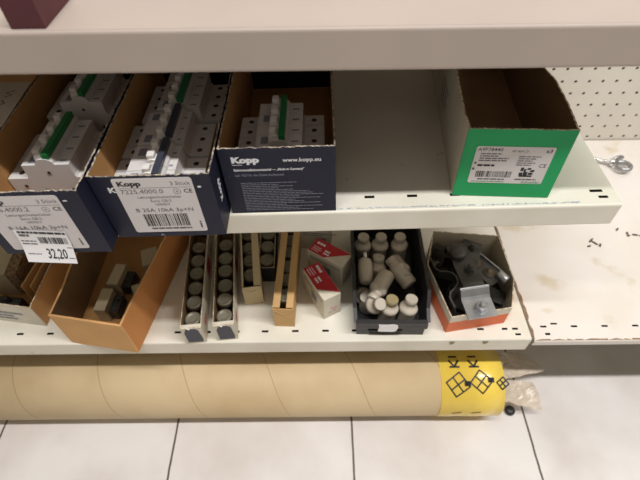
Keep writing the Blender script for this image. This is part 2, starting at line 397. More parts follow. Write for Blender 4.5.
# ---------------------------------------------------------------- navy boxes on the upper shelf
def label_kopp(t, x0, x1, y0, y1, code, big, w=.0004):
    W = x1 - x0; Hh = y1 - y0
    mb = MB(); rrect(mb, x0, x1, y0, y1, .0025, .0001, .0003, LABEL, FRONT)
    X = lambda f: x0 + W * f
    Y = lambda f: y1 - Hh * f
    mb.text('Kopp', X(.05), Y(.125), .0076, INK, FRONT, w, bold=.045, sx=1.25)
    mb.text('3 Stück', X(.97), Y(.125), .0060, INKG, FRONT, w, 'RIGHT')
    mb.rect(X(.04), X(.98), Y(.165), Y(.160), INKG, FRONT, w)
    mb.text(code, X(.05), Y(.26), .0074, INKG, FRONT, w, sx=1.05)
    mb.text('CE', X(.97), Y(.26), .0066, INK, FRONT, w, 'RIGHT', bold=.01)
    mb.text('⊕', X(.82), Y(.26), .0048, INKG, FRONT, w, 'RIGHT')
    for f, s in ((.345, 'Leitungsschutzschalter'), (.415, 'Serie GB-2'), (.48, '10000/3')):
        mb.text(s, X(.52), Y(f), .0044, INKG, FRONT, w, 'CENTER')
    mb.text(big, X(.52), Y(.595), .0066, INKG, FRONT, w, 'CENTER', sx=1.08, bold=.008)
    mb.barcode(X(.20), X(.80), Y(.88), Y(.64), INK, FRONT, w, seed=len(big))
    mb.lines(X(.24), X(.80), Y(.945), Y(.905), 1, INKG, FRONT, w, seed=5, th=.8, lo=.98)
    mb.lines(0, .010, 0, .0025, 1, INKG, FRONT @ T((X(.955), Y(.93), 0)) @ RZ(math.pi / 2), w, seed=2, th=.7, lo=.95)
    return mb.build('label', t, label='white product label with barcode')

def kopp_box(x0, y0, W, D, Hh, label, seed, yaw=0.0):
    t = thing('cardboard_box', label, 'box', onU(x0 + .001, y0, yaw, .0006))
    c = [(0, 0), (W, 0), (W, D), (0, D)]
    keysR = [(0, Hh), (.03, Hh), (.12, Hh - .001), (1, Hh + .001)]
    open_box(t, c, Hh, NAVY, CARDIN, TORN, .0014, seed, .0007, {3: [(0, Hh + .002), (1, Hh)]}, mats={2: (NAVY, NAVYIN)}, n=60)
    return t
# box with the 16 A label
k1 = kopp_box(-.3055, .2755, .1025, .245, .081, 'navy box of green-toggle breakers with a white 32,20 price tag, leftmost', 11)
label_kopp(k1, .0105, .0835, .0065, .0765, '7216.4000.2', 'B 16A 10kA 3p+N')
fp = [c for c in k1.children if c.name.startswith('front_panel')][0]
mb = MB(); mb.rect(.0865, .090, .069, .0705, INKW, FRONT, .0004); mb.build('front_print', k1, label='white dash on navy card'); mb = MB()
mb.text('Kopp', 0, 0, .010, INKW, T((.1028, .030, .030)) @ RZ(math.pi / 2) @ FRONT @ RZ(math.pi / 2), .0003, bold=.04)
mb.build('box_print', k1, label='white printing on navy card')
# price tag: curls away from the label at its lower edge
mb = MB(); n = 12; tw = .0462; th_ = .042; tx, ty = .0245, .0362
def tagP(u, v):      # u right, v down
    s = v / th_; out = .0012 + .010 * max(0, s - .35) ** 1.6
    return Vector((tx + u - .11 * v - .06 * (v * u / tw) * 0, -out, ty - v * .985 - .10 * u))
vs = []; fs = []
for jn in range(n + 1):
    for i in range(7): vs.append(tagP(tw * i / 6, th_ * jn / n))
for jn in range(n):
    for i in range(6): a = jn * 7 + i; fs.append((a, a + 7, a + 8, a + 1))
mb.add(vs, fs, PRICEP, smooth=True)
mb.add([v + Vector((0, .00025, 0)) for v in vs], [f[::-1] for f in fs], PRICEP, smooth=True)
class TM:       # text mapped onto the curled tag
    pass
def on_tag(fn):
    q = MB(); fn(q)
    vs = [tagP(x, -y) + Vector((0, -.00025, 0)) for x, y, z in q.v]
    for f, mi2 in zip(q.f, q.m): mb.add([vs[i] for i in f], [list(range(len(f)))], q.mats[mi2])
def f_(q):
    q.lines(.003, .046, -.0045, -.0015, 1, INK, seed=4, th=.9, lo=.98)
    q.lines(.003, .012, -.0090, -.0058, 1, INKG, seed=5, th=.9, lo=.95)
    q.barcode(.0185, .044, -.0180, -.0090, INK, seed=9, n=24)
    q.lines(.002, .0165, -.021, -.0135, 2, INKG, seed=4, lo=.9)
    q.lines(.003, .0165, -.0335, -.030, 1, INKL, seed=8, lo=.9)
    q.text('32,20', .0205, -.0365, .0170, INK, sx=.50, bold=.012)
    q.lines(.041, .046, -.024, -.0215, 1, INKG, seed=2, lo=.95); q.lines(.040, .0465, -.0370, -.0345, 1, INKG, seed=3, lo=.95)
on_tag(f_)
mb.build('price_tag', k1, label='white 32,20 price tag hanging over the label')
# box with the 25 A label
k2 = kopp_box(-.2015, .2935, .1065, .245, .0792, 'navy box of breakers with the 7225.4000.0 label, middle of three navy boxes', 23)
label_kopp(k2, .0200, .0900, .0068, .0765, '7225.4000.0', 'B 25A 10kA 3p+N')
for fn in (lambda q: q.text('K', .0135, .0605, .0085, INKW, FRONT, .0004, bold=.04, sx=1.2), lambda q: q.rect(.0935, .0965, .064, .0660, INKW, FRONT, .0004),
           lambda q: q.add([(.0420, .0016, 0), (.0470, .0016, 0), (.0440, .0046, 0)], [(0, 1, 2)], INKL, FRONT @ T((0, 0, .0004)))):
    mb = MB(); fn(mb); mb.build('front_print', k2, label='white printed mark on navy card')
mb = MB()
mb.text('Kopp', 0, 0, .011, INKW, T((.1068, .020, .033)) @ RZ(math.pi / 2) @ FRONT @ RZ(math.pi / 2), .0003, bold=.04)
mb.build('box_print', k2, label='white printing on navy card')
# box with the white advert printing
k3 = kopp_box(-.0920, .3225, .1060, .232, .0822, 'navy box printed with www.kopp.eu in white, rightmost of three navy boxes', 37)
mb = MB()
mb.text('Kopp', .0105, .0660, .0092, INKW, FRONT, .0004, bold=.06, sx=1.25)
mb.rect(.0105, .0200, .0632, .0638, INKW, FRONT, .0004)
mb.text('www.kopp.eu', .0930, .0660, .0060, INKW, FRONT, .0004, 'RIGHT', bold=.02, sx=1.05)
mb.text('Elektroinstallationsmaterial — „Made in Germany“', .0110, .0560, .0040, INKW, FRONT, .0004, bold=.03, sx=.80)
mb.text('Seit 1927 für den Elektrofachhandel.', .0110, .0495, .0040, INKL, FRONT, .0004, sx=.80, bold=.01)
mb.lines(.0150, .0960, .0030, .0420, 17, INKL, FRONT, .0004, seed=12, th=.34, lo=.35)
mb.build('box_print', k3, label='white advert printing on navy card')

def place(proto, items, group):
    first = True
    for M, lab in items:
        if first: proto.matrix_basis = M; proto['label'] = lab; proto['group'] = group; first = False
        else: copy_tree(proto, M, lab, group)
b4 = make_breaker(4, TGREEN, 'x', 'x')
GB = 'circuit breakers lying in the navy boxes'
place(b4, [(onU(-.2575, .3290, 0, .0040), 'grey breaker with green toggle bar nearest the front of the leftmost navy box'),
           (onU(-.2530, .4230, 0, .0100), 'grey breaker with green toggles behind the front one in the leftmost navy box'),
           (onU(-.1490, .4160, 0, .0035), 'grey breaker with green toggle bar at the rear of the middle navy box'),
           (onU(-.0390, .3480, 0, .0035), 'lone grey breaker with green toggles in the right navy box with white printing')], GB)
b3 = make_breaker(3, TBLACK, 'x', 'x', .0065)
place(b3, [(onU(-.1545, .3000, 0, .0035), 'grey breaker with dark toggle bar at the front of the middle navy box'),
           (onU(-.1545, .3565, 0, .0035), 'grey breaker with dark toggle bar, second from the front in the middle navy box')], GB)

# closed brown carton at the left edge with a handwritten sticker
t = thing('cardboard_box', 'closed brown carton with handwritten white sticker at the left edge of the upper shelf', 'box', onU(-.440, .330, 0, .0006))
mb = MB(); mb.box(0, .130, 0, .24, 0, .080, CARD, bev=.0008); mb.rect(.0642, .0648, .001, .239, CARDGR, None, .0802); mb.build('carton', t)
mb = MB(); Ms = T((.115, .083, .0803)) @ RZ(R(3)); mb.prism([(-.034, -.052), (.016, -.045), (.016, .036), (-.030, .040)], 0, .0002, WHITECARD, Ms)
for pts in ([(-.006, -.028), (-.002, -.022), (-.006, -.018), (.002, -.016)], [(0, -.012), (-.006, -.006), (.003, -.004), (-.002, .002)], [(-.018, -.03), (-.012, -.024), (-.016, -.018), (-.010, -.014)], [(-.002, .008), (.004, .012), (-.003, .016), (.005, .020)]):
    mb.sweep([(*p, .0003) for p in pts], [(-.0007, 0), (0, .0002), (.0007, 0), (0, -.0002)], INK, Ms, smooth=False)
mb.build('sticker', t, label='white sticker with black handwriting')

# ---------------------------------------------------------------- green box
g = thing('cardboard_box', 'white cardboard box with bright green front and barcode label, empty and open', 'box', onU(.1362, .3400, -.080, .0006))
Wg = .0965; Hg = .083
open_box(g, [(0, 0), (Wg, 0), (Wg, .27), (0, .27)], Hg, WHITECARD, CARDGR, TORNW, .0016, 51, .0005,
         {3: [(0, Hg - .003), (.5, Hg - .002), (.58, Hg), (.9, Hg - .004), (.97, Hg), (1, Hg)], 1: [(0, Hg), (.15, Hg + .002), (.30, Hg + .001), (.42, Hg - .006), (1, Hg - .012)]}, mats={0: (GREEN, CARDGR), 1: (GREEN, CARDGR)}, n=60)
mb = MB(); lx0, lx1, ly0, ly1 = .0115, .0835, .0185, .0640
rrect(mb, lx0, lx1, ly0, ly1, .002, .0001, .0003, LABEL, FRONT)
X = lambda f: lx0 + (lx1 - lx0) * f
Y = lambda f: ly1 - (ly1 - ly0) * f
w = .0004
mb.text('A9F78440', X(.02), Y(.12), .0056, INK, FRONT, w, sx=1.0, bold=.005)
mb.text('4P 40A D', X(.46), Y(.14), .0038, INKG, FRONT, w)
mb.text('x3', X(.97), Y(.14), .0060, INK, FRONT, w, 'RIGHT', bold=.02)
mb.lines(X(.07), X(.45), Y(.40), Y(.16), 4, INKG, FRONT, w, seed=3, th=.5, lo=.6)
mb.lines(X(.57), X(.88), Y(.50), Y(.22), 5, INKG, FRONT, w, seed=6, th=.45, lo=.5)
mb.lines(X(.07), X(.30), Y(.53), Y(.47), 1, INK, FRONT, w, seed=11, th=.9, lo=.95)
mb.lathe([(.0011, 0), (.0011, .0001)], INK, FRONT @ T((X(.02) + .001, Y(.44), .0003)), 10)
mb.rect(X(.01), X(.045), Y(.63), Y(.57), INKG, FRONT, w)
mb.text('CE', X(.97), Y(.53), .0062, INK, FRONT, w, 'RIGHT')
mb.barcode(X(.08), X(.56), Y(.83), Y(.66), INK, FRONT, w, seed=5, n=32)
mb.lines(X(.12), X(.50), Y(.91), Y(.86), 1, INKG, FRONT, w, seed=14, th=.7, lo=.95)
for (a, b_, c_, d_) in ((.655, .695, .64, .54), (.70, .73, .66, .58), (.74, .79, .60, .55), (.80, .84, .66, .60), (.65, .70, .76, .68), (.705, .76, .78, .66), (.77, .83, .74, .68), (.66, .83, .80, .755), (.785, .84, .66, .62)):
    mb.rect(X(a), X(b_), Y(c_), Y(d_), INK, FRONT, w)
mb.lines(X(.62), X(.92), Y(.90), Y(.85), 1, INKG, FRONT, w, seed=8, th=.7, lo=.95)
mb.text('Schneider', X(.97), Y(.985), .0045, INKGR, FRONT, w, 'RIGHT', bold=.005)
mb.lines(X(.05), X(.5), Y(.975), Y(.935), 1, INKGR, FRONT, w, seed=9, th=.5, lo=.95)
mb.build('label', g, label='white product label with barcode')
mb = MB(); mb.lines(.01, .05, .02, .05, 4, INKL, T((-.0003, .16, 0)) @ RZ(-math.pi / 2) @ FRONT, .0002, seed=2)
mb.build('side_print', g)

# ---------------------------------------------------------------- lower shelf: plain brown box with blocks
A0 = (-.3600, .3100)
t = thing('cardboard_box', 'plain brown open cardboard box hanging over the lower shelf edge', 'box', onL(*A0, 0, .0004))
def rel(o, *ps): return [(p[0] - o[0], p[1] - o[1]) for p in ps]
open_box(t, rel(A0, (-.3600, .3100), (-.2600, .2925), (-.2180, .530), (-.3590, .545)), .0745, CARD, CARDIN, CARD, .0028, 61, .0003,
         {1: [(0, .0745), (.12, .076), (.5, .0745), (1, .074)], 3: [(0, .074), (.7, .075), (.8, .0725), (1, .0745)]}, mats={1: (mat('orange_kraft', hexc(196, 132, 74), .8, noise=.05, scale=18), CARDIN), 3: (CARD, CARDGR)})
def block(x, y, yaw, dz, label, wi=.017, le=.038, hi=.030):
    t = thing('terminal_block', label, 'terminal block', onL(x, y, yaw, dz), group='terminal blocks in the brown box')
    mb = MB(); mb.box(-wi / 2, wi / 2, -le / 2, le / 2, 0, hi, BEIGEB, bev=.0015); mb.build('housing', t)
    mb = MB(); mb.box(wi / 2, wi / 2 + .013, -le / 2 + .004, le / 2 - .004, 0, hi * .62, BLACKP, bev=.001)
    for k in (-1, 0, 1): mb.cyl(.0032, hi * .62, hi * .62 + .0015, ZINCD, T((wi / 2 + .0065, k * .0095, 0)), 10)
    mb.build('connector', t, label='black connector with screws')
    return t
block(-.3190, .3620, -.05, .0025, 'beige terminal block nearest the front of the plain brown box')
block(-.3120, .4060, -.10, .0030, 'beige terminal block just behind the front one in the brown box', hi=.031)
block(-.2720, .4440, .35, .0025, 'wide beige block at the rear of the brown box', .026, .034, .026)
block(-.2790, .3830, .50, .0025, 'small tilted beige block against the right wall of the brown box', .011, .022, .022)
# tray at far left with printed front
B0 = (-.560, .360)
t = thing('cardboard_tray', 'low brown tray with worn white printed front at the left edge', 'tray', onL(*B0, 0, .0004))
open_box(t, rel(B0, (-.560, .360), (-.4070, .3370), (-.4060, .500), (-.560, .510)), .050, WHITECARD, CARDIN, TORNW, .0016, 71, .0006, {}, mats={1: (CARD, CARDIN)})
mb = MB(); mb.lines(.075, .145, .008, .032, 3, INKL, T((0, -.0003, 0)) @ RZ(-.149) @ FRONT, .0002, seed=5, th=.5); mb.build('front_print', t, label='faded grey lettering')
t = thing('carton', 'small beige carton with speckled brown side, standing in the printed tray', 'carton', onL(-.4720, .3920, .10, .0022))
mb = MB(); mb.box(-.022, .006, 0, .060, 0, .052, BEIGEB, bev=.001); mb.box(.0062, .0215, 0, .060, 0, .0505, SPECK, bev=.0006); mb.build('carton_body', t)
t = thing('connector_plug', 'black ribbed connector lying at the front of the printed tray', 'connector', onL(-.4660, .3640, -.1, .0022))
mb = MB(); mb.box(-.022, .022, -.009, .009, 0, .024, BLACKP, bev=.003)
for k in range(5): mb.box(-.018 + k * .008, -.014 + k * .008, -.0098, -.0088, .003, .021, ZINCD)
mb.lathe([(.005, 0), (.005, .008), (.0035, .010)], BLACKP, T((.004, 0, .024)), 12); mb.build('connector_body', t)
for x, a, lab in ((-.4330, -.10, 'brown cardboard divider leaning beside the speckled carton'), (-.4200, -.06, 'brown cardboard divider nearest the right wall of the printed tray')):
    mb = MB(); mb.box(-.0009, .0009, 0, .115, 0, .050, CARD, bev=.0003)
    o = mb.build('cardboard_divider', M=onL(x, .372, a, .0022)); tag(o, lab, 'divider', 'cardboard dividers in the printed tray')

# ---------------------------------------------------------------- fuse boxes (rows of fuse heads)
fz = thing('fuse_link', 'x', 'fuse')
mb = MB(); mb.lathe([(.0104, 0), (.0112, .001), (.0112, .024), (.0119, .0245), (.0119, .030), (.0112, .0315)], FUSEG, seg=20); mb.build('fuse_body', fz)
mb = MB(); mb.lathe([(.0109, .0314), (.0104, .0324), (.0085, .0330), (.0078, .0320), (.0030, .0322)], FUSEC, seg=20); mb.build('cap', fz)
first_fuse = [fz]
def put_fuse(M, lab, grp):
    if first_fuse: f = first_fuse.pop(); f.matrix_basis = M; f['label'] = lab; f['group'] = grp
    else: copy_tree(fz, M, lab, grp)
def narrow_box(x, y, yaw, W, D, Hh, label, mo, n, style, glabel, grp, seed):
    t = thing('fuse_box', label, 'box', onL(x, y, yaw, .0004), group=None)
    mi_ = CARDGR if style != 'kraft' else CARDIN
    open_box(t, [(0, 0), (W, 0), (W, D), (0, D)], Hh, mo, mi_, TORNW if style != 'kraft' else CARD, .0011, seed, .0004)
    if style == 'white':
        mb = MB(); mb.prism([(.004, .004), (W - .004, .003), (W - .003, .010), (W - .0055, Hh - .007), (W - .010, Hh - .003), (.007, Hh - .003), (.0035, Hh - .012)], .0001, .0006, GREYTAB, FRONT); mb.build('sticker', t, label='torn slate grey sticker on the front end')
        mb = MB(); Mr = T((W + .0002, 0, 0)) @ RZ(math.pi / 2) @ FRONT
        mb.prism([(.10, .012), (.13, .010), (.135, .034), (.108, .036)], 0, .0003, INKRED, Mr)
        mb.lines(.018, .034, .012, .026, 2, INKRED, Mr, .0003, seed=6, th=.6, lo=.8); mb.build('side_print', t, label='faded red side printing')
        mb = MB(); mb.sweep([(.002, .004, Hh + .0004), (.006, .002, Hh + .001), (.013, -.002, Hh - .001)], [(-.0012, 0), (0, .0003), (.0012, 0), (0, -.0003)], WHITECARD, smooth=False)
        mb.box(.001, W - .001, -.0006, .006, Hh - .0012, Hh - .0002, WHITECARD); mb.build('flap', t)
    if style in ('cream', 'kraft'):
        mb = MB(); s0 = W * .62 if style == 'cream' else W * .66
        mb.box(s0, W - .0002, .002, D - .002, Hh + .0006, Hh + .0014, mo, bev=.0002)
        if style == 'kraft': mb.box(.0002, W * .36, .002, D - .002, Hh + .0006, Hh + .0014, mo, bev=.0002)
        else: mb.box(.0002, W * .10, .002, D - .002, Hh + .0006, Hh + .0014, mo, bev=.0002)
        mb.build('lid_strip', t)
        mb = MB(); mb.prism([(.001, Hh - .001), (W * .5, Hh - .012), (W - .001, Hh - .001), (W - .002, Hh - .006), (W * .52, Hh - .016), (.002, Hh - .006)], .0002, .0008, mo, FRONT)
        mb.build('end_flap', t)
    for k in range(n):
        M = onL(x, y, yaw, .0022 + max(0, Hh - .0345 - .0075)) @ T((W * .5 + (0.0 if style != 'cream' else -.001), (.021 if style == 'white' else .030) + k * .0258, 0))
        M = M @ Matrix.Rotation(R([2, -1, 1, -2, 2, -1, 1][k % 7]), 4, 'X')
        put_fuse(M, glabel, grp)
    return t
narrow_box(-.1945, .3060, .095, .0285, .200, .042, 'narrow open white fuse box with grey sticker, left of the pair', WHITECARD, 6, 'white', 'round metal-capped fuse in the left white narrow box', 'fuses in the left white narrow box', 81)
narrow_box(-.1505, .3100, .110, .0290, .200, .042, 'narrow open white fuse box with grey sticker, right of the pair', WHITECARD, 6, 'white', 'round metal-capped fuse in the right white narrow box', 'fuses in the right white narrow box', 83)
CREAM = mat('cream_card', hexc(206, 188, 150), .8, noise=.05, scale=20)
narrow_box(-.1165, .3700, .130, .0280, .170, .044, 'cream narrow fuse box with slit lid, set back beside the white pair', CREAM, 5, 'cream', 'round dull fuse seen through the slit of the cream narrow box', 'fuses in the cream narrow box', 85)
narrow_box(-.0700, .3330, -.045, .0290, .200, .047, 'tan narrow fuse box with slotted lid and folded front flap', mat('tan_card', hexc(205, 166, 112), .8, noise=.05, scale=20), 6, 'kraft', 'round dark fuse seen through the slot of the tan narrow box', 'fuses in the tan narrow box', 87)
t = thing('fuse_box', 'short black narrow box with white rim between the cream and tan boxes', 'box', onL(-.0975, .4120, .02, .0004))
open_box(t, [(0, 0), (.0250, 0), (.0250, .105), (0, .105)], .036, NAVYIN, CARDGR, TORNW, .0011, 89, .0004, mats={0: (NAVYIN, CARDGR)})
for k in range(3): put_fuse(onL(-.0975, .4120, .02, .0022) @ T((.0125, (.018 + k * .0265), 0)), 'round fuse standing in the short black narrow box', 'fuses in the short black box')

# ---------------------------------------------------------------- red and white cartons
def red_carton(M, label, W=.065, D=.0275, Hh=.050, wsplit=(.042, .0625), grey=False):
    t = thing('carton', label, 'carton', M, group='red and white cartons')
    mb = MB(); mb.box(0, W, 0, D, 0, Hh, WHITECARD, bev=.0008)
    mb.prism([(.0006, .0006), (wsplit[0], .0006), (wsplit[1], D - .0006), (.0006, D - .0006)], Hh + .0001, Hh + .0004, REDC)
    mb.lines(.005, .020, .017, .024, 1, INKW, T((0, 0, Hh + .0005)), 0, seed=3, th=.6, lo=.95)
    mb.lines(.024, .034, .005, .015, 2, INKW, T((0, 0, Hh + .0005)), 0, seed=8, th=.6, lo=.9)
    mb.lines(.004, .026, .003, .014, 3, INKW, T((0, 0, Hh + .0005)), 0, seed=4, th=.3)
    Mf = T((0, -.0003, 0)) @ FRONT
    mb.rect(.026, .042, .012, .030, INKL, Mf, 0); mb.lines(.005, .06, .033, .042, 2, INKG, Mf, .0001, seed=2)
    Me = T((W + .0002, 0, 0)) @ RZ(math.pi / 2) @ FRONT
    for cx, cy in ((.010, .012), (.017, .014), (.013, .022), (.019, .020)): mb.lathe([(.0028, 0), (.0028, .0001)], mat('pale_pink_ink', hexc(205, 160, 160), .6), Me @ T((cx, cy, 0)), 8)
    mb.build('carton_body', t)
    return t
# long axis runs from the back-left to the front corner
def frame(P0, Pd, dz=.0006):
    a = math.atan2(Pd[1] - P0[1], Pd[0] - P0[0]); return onL(P0[0], P0[1], a, dz)
red_carton(frame((-.0285, .3995), (.0025, .3425)), 'small red and white carton standing in front of the other one', W=.0640)
red_carton(frame((-.0220, .4360), (.0315, .3990)), 'small red and white carton tucked behind the front one', W=.0630, D=.0285, wsplit=(.029, .061))
red_carton(onL(-.0350, .4800, -.1), 'small red and white carton mostly hidden furthest back beside the tan box', W=.050, wsplit=(.030, .048))

# ---------------------------------------------------------------- black bin with bottle fuses
BX, BY = .0485, .3185
t = thing('storage_bin', 'black plastic picking bin full of white bottle fuses', 'bin', onL(BX, BY, -.02, .0004))
W0 = .0955; HB = .052; D = .185
def sidew(s):
    mb = MB(); x0 = 0 if s < 0 else W0; fl_ = -.004 if s < 0 else .006; tt = .0022 * (-s)
    P = [(0.002, 0.0, 0), (D, 0.0, 0), (D, fl_, HB), (.040, fl_, HB), (.022, fl_ * .8, HB - .016), (.002, fl_ * .6, .031)]
    vs = [(x0 + b_, a, c_) for a, b_, c_ in P] + [(x0 + b_ + tt, a, c_) for a, b_, c_ in P]; n = len(P)
    mb.add(vs, [(i, (i + 1) % n, (i + 1) % n + n, i + n) for i in range(n)] + [list(range(n)), [i + n for i in range(n)]], BLACKP)
    mb.sweep([(x0 + fl_ * .6, .002, .031), (x0 + fl_ * .8, .022, HB - .016), (x0 + fl_, .040, HB), (x0 + fl_, D, HB)], [(-.0025, -.0012), (.0025, -.0012), (.0025, .0012), (-.0025, .0012)], BLACKP, smooth=False)
    return mb
sidew(-1).build('side_wall', t); sidew(1).build('side_wall', t)
mb = MB(); mb.box(.0001, W0 - .0001, -.0005, 0.0018, 0, .025, BLACKP, bev=.0006); mb.box(-.0015, W0 + .002, -.0040, .0045, .0225, .0345, BLACKP, bev=.0010)
mb.box(.018, .062, -.0020, -.0006, .004, .0125, DARK); mb.box(.016, .064, -.0024, -.0007, .0125, .0140, BLACKP); mb.build('front_wall', t)
mb = MB(); mb.box(-.002, W0 + .004, D - .0022, D, 0, HB, BLACKP, bev=.0006); mb.build('back_wall', t)
mb = MB(); mb.box(.0024, W0 - .0024, .002, D - .0024, .0004, .0022, BLACKP); mb.build('base', t)
mb = MB(); mb.prism([(.0290, .0150), (.0330, .0140), (.0510, .0135), (.0545, .0160), (.0565, .0250), (.0555, .0320), (.0500, .0345), (.0400, .0330), (.0290, .0335), (.0300, .0250)], 0, .0003, PRICEP, T((0, -.0042, .0015)) @ FRONT); mb.build('sticker', t, label='torn blank white sticker')

bf = thing('bottle_fuse', 'x', 'fuse')
mb = MB(); mb.lathe([(.0095, 0), (.0118, .0014), (.0123, .004), (.0120, .026), (.0130, .0275), (.0132, .0320), (.0120, .0345), (.0098, .0365), (.0086, .0385), (.0084, .041)], PORC, seg=24); mb.build('porcelain_body', bf)
mb = MB(); mb.lathe([(.0078, .0409), (.0078, .0425), (.0088, .0428), (.0088, .0503), (.0083, .0510)], CAPM, seg=20); mb.build('cap', bf)
bt = thing('bottle_fuse', 'slender white bottle fuse with bright metal tip along the left wall of the black bin', 'fuse')
mb = MB(); mb.lathe([(.0060, 0), (.0095, .003), (.0112, .010), (.0112, .032), (.0098, .038), (.0055, .0415)], PORC, seg=24); mb.build('porcelain_body', bt)
mb = MB(); mb.lathe([(.0042, .0412), (.0040, .0500), (.0032, .0545), (.0010, .0550)], CHROME, seg=16); mb.build('metal_tip', bt)
GF = 'white bottle fuses in the black bin'
def fuse_at(tip, d, L_=.0515): # tip position (camera frame), axis direction towards the tip
    d = Vector(d).normalized(); p = V(*tip) - d * L_; return along(p, d)
bt.matrix_basis = fuse_at((.0655, .4370, -.5470), (.02, 1, .12), .055); bt['group'] = GF
poses = [((.0650, .4580, -.5355), (0, .06, 1), 'upright bottle fuse at the back left corner of the black bin'),
         ((.0925, .4580, -.5355), (.03, .04, 1), 'upright bottle fuse in the middle of the back row of the bin'),
         ((.1215, .4580, -.5355), (-.05, .05, 1), 'upright bottle fuse at the right of the back row of the bin'),
         ((.0860, .4240, -.5420), (.05, .35, .9), 'bottle fuse standing behind the large diagonal one, left of centre'),
         ((.1030, .4250, -.5500), (-.55, .80, .25), 'bottle fuse lying on the right with its cap towards the back left'),
         ((.0700, .3490, -.5480), (-.50, -.85, -.05), 'big bottle fuse lying diagonally on top with its cap down left'),
         ((.0630, .3600, -.5560), (.10, -.55, .75), 'short bottle fuse half hidden at the left wall of the bin'),
         ((.0810, .3370, -.5390), (.30, -.42, .78), 'bottle fuse at the front left tilted towards the right'),
         ((.0975, .3435, -.5356), (.12, .10, 1), 'bottle fuse at the front centre with a brassy yellow cap'),
         ((.1245, .3440, -.5356), (.12, .16, 1), 'bottle fuse at the front right corner with a pale cap'),
         ((.1270, .3890, -.5540), (.25, -.90, .30), 'bottle fuse lying behind the two front upright ones')]
for i, (tp, d, lab) in enumerate(poses):
    M = fuse_at(tp, d)
    if i == 0: bf.matrix_basis = M; bf['label'] = lab; bf['group'] = GF; bf['category'] = 'fuse'
    else:
        o = copy_tree(bf, M, lab, GF)
        if 'brassy' in lab:
            for ch in o.children:
                if ch.name.startswith('cap'):
                    ch.data = ch.data.copy(); ch.data.materials.clear(); ch.data.materials.append(CAPB); ch['label'] = 'brassy yellow cap'

# ---------------------------------------------------------------- orange and white box with clamps
I0 = (.1770, .3195)
t = thing('cardboard_box', 'cut-down orange and white cardboard box heaped with grey metal clamps', 'box', onL(*I0, 0, .0004))
cs = rel(I0, (.1770, .3195), (.2650, .3340), (.2780, .3780), (.2700, .4500), (.1720, .4600), (.1560, .4050))
names = ['front_panel', 'corner_panel', 'side_panel', 'back_panel', 'side_panel', 'side_panel']
for i in range(6):
    h0 = [.042, .042, .048, .062, .062, .050][i]; h1 = [.042, .048, .062, .062, .050, .042][i]
    w_ = wall(cs[i], cs[(i + 1) % 6], jag(h0, 16, .0005, 91 + i, [(0, h0), (1, h1)]), .0014, ORANGE, BOXBE, TORNW, band=(.015 if i in (0, 1, 5) else .02, WHITECARD))
    w_.build(names[i], t)
mb = MB(); mb.prism([(p[0] * .96 + .002, p[1] * .96 + .003) for p in cs], .0006, .0018, DARK); mb.build('base_panel', t)  # base coloured dark to paint the shade deep in the box
def strip(path, width, th, m, M=None, mb=None):
    """flat bar bent along a path; path = [(y,z)], width along x"""
    mb = mb or MB(); P = [Vector((0, a, b_)) for a, b_ in path]
    top = []; bot = []
    for i, p in enumerate(P):
        tt = (P[min(i + 1, len(P) - 1)] - P[max(i - 1, 0)]).normalized(); nn = Vector((0, -tt.z, tt.y)) * th / 2
        top.append(p + nn); bot.append(p - nn)
    n = len(P); X0 = Vector((-width / 2, 0, 0)); X1 = Vector((width / 2, 0, 0))
    vs = [p + X0 for p in top] + [p + X1 for p in top] + [p + X0 for p in bot] + [p + X1 for p in bot]
    fs = []
    for i in range(n - 1):
        fs += [(i, i + 1, n + i + 1, n + i), (2 * n + i, 3 * n + i, 3 * n + i + 1, 2 * n + i + 1), (i, 2 * n + i, 2 * n + i + 1, i + 1), (n + i, n + i + 1, 3 * n + i + 1, 3 * n + i)]
    fs += [(0, n, 3 * n, 2 * n), (n - 1, 3 * n - 1, 4 * n - 1, 2 * n - 1)]
    mb.add(vs, fs, m, M); return mb
def nut(mb, M, r=.0065, h=.0055, m=ZINC):
    mb.prism([(r * math.cos(R(60 * k)), r * math.sin(R(60 * k))) for k in range(6)], 0, h, m, M); mb.lathe([(r * .52, h), (r * .52, h + .004), (r * .35, h + .005)], m, M, 12)
    mb.lathe([(r * 1.35, -.001), (r * 1.35, .0002)], m, M, 18)
GC = 'metal clamps in the orange box'
# main clamp: back plate coloured darker for shade, front flange brighter for light
t = thing('pipe_clamp', 'big galvanised clamp on top, its bright flange and nut pointing to the front', 'clamp', T(V(.2115, .3700, -.5350)) @ RZ(R(9)), group=GC)
mb = strip([(.066, .004), (.040, .004), (.010, .002), (-.004, .003), (-.0120, .0015)], .031, .003, ZINCD)
strip([(-.0105, .0030), (-.0140, .0010), (-.020, -.006), (-.024, -.009), (-.030, -.0095), (-.053, -.0105)], .042, .003, ZINC, mb=mb)
mb.box(-.021, .021, -.0150, -.0100, .0000, .0035, ZINC, bev=.0008); mb.build('clamp_plate', t)
mb = MB(); nut(mb, T((.002, -.040, -.0085)), .0092, .0075); mb.build('nut', t)
mb = MB(); nut(mb, T((.004, .018, .0042)), .0074, .006, ZINCD); mb.build('nut', t)
mb = MB(); mb.lathe([(.0115, .0056), (.0122, .007), (.0122, .0125), (.0112, .0145), (.004, .0150)], ZINCD, T((-.004, .046, 0)), 20); mb.build('bolt_head', t)
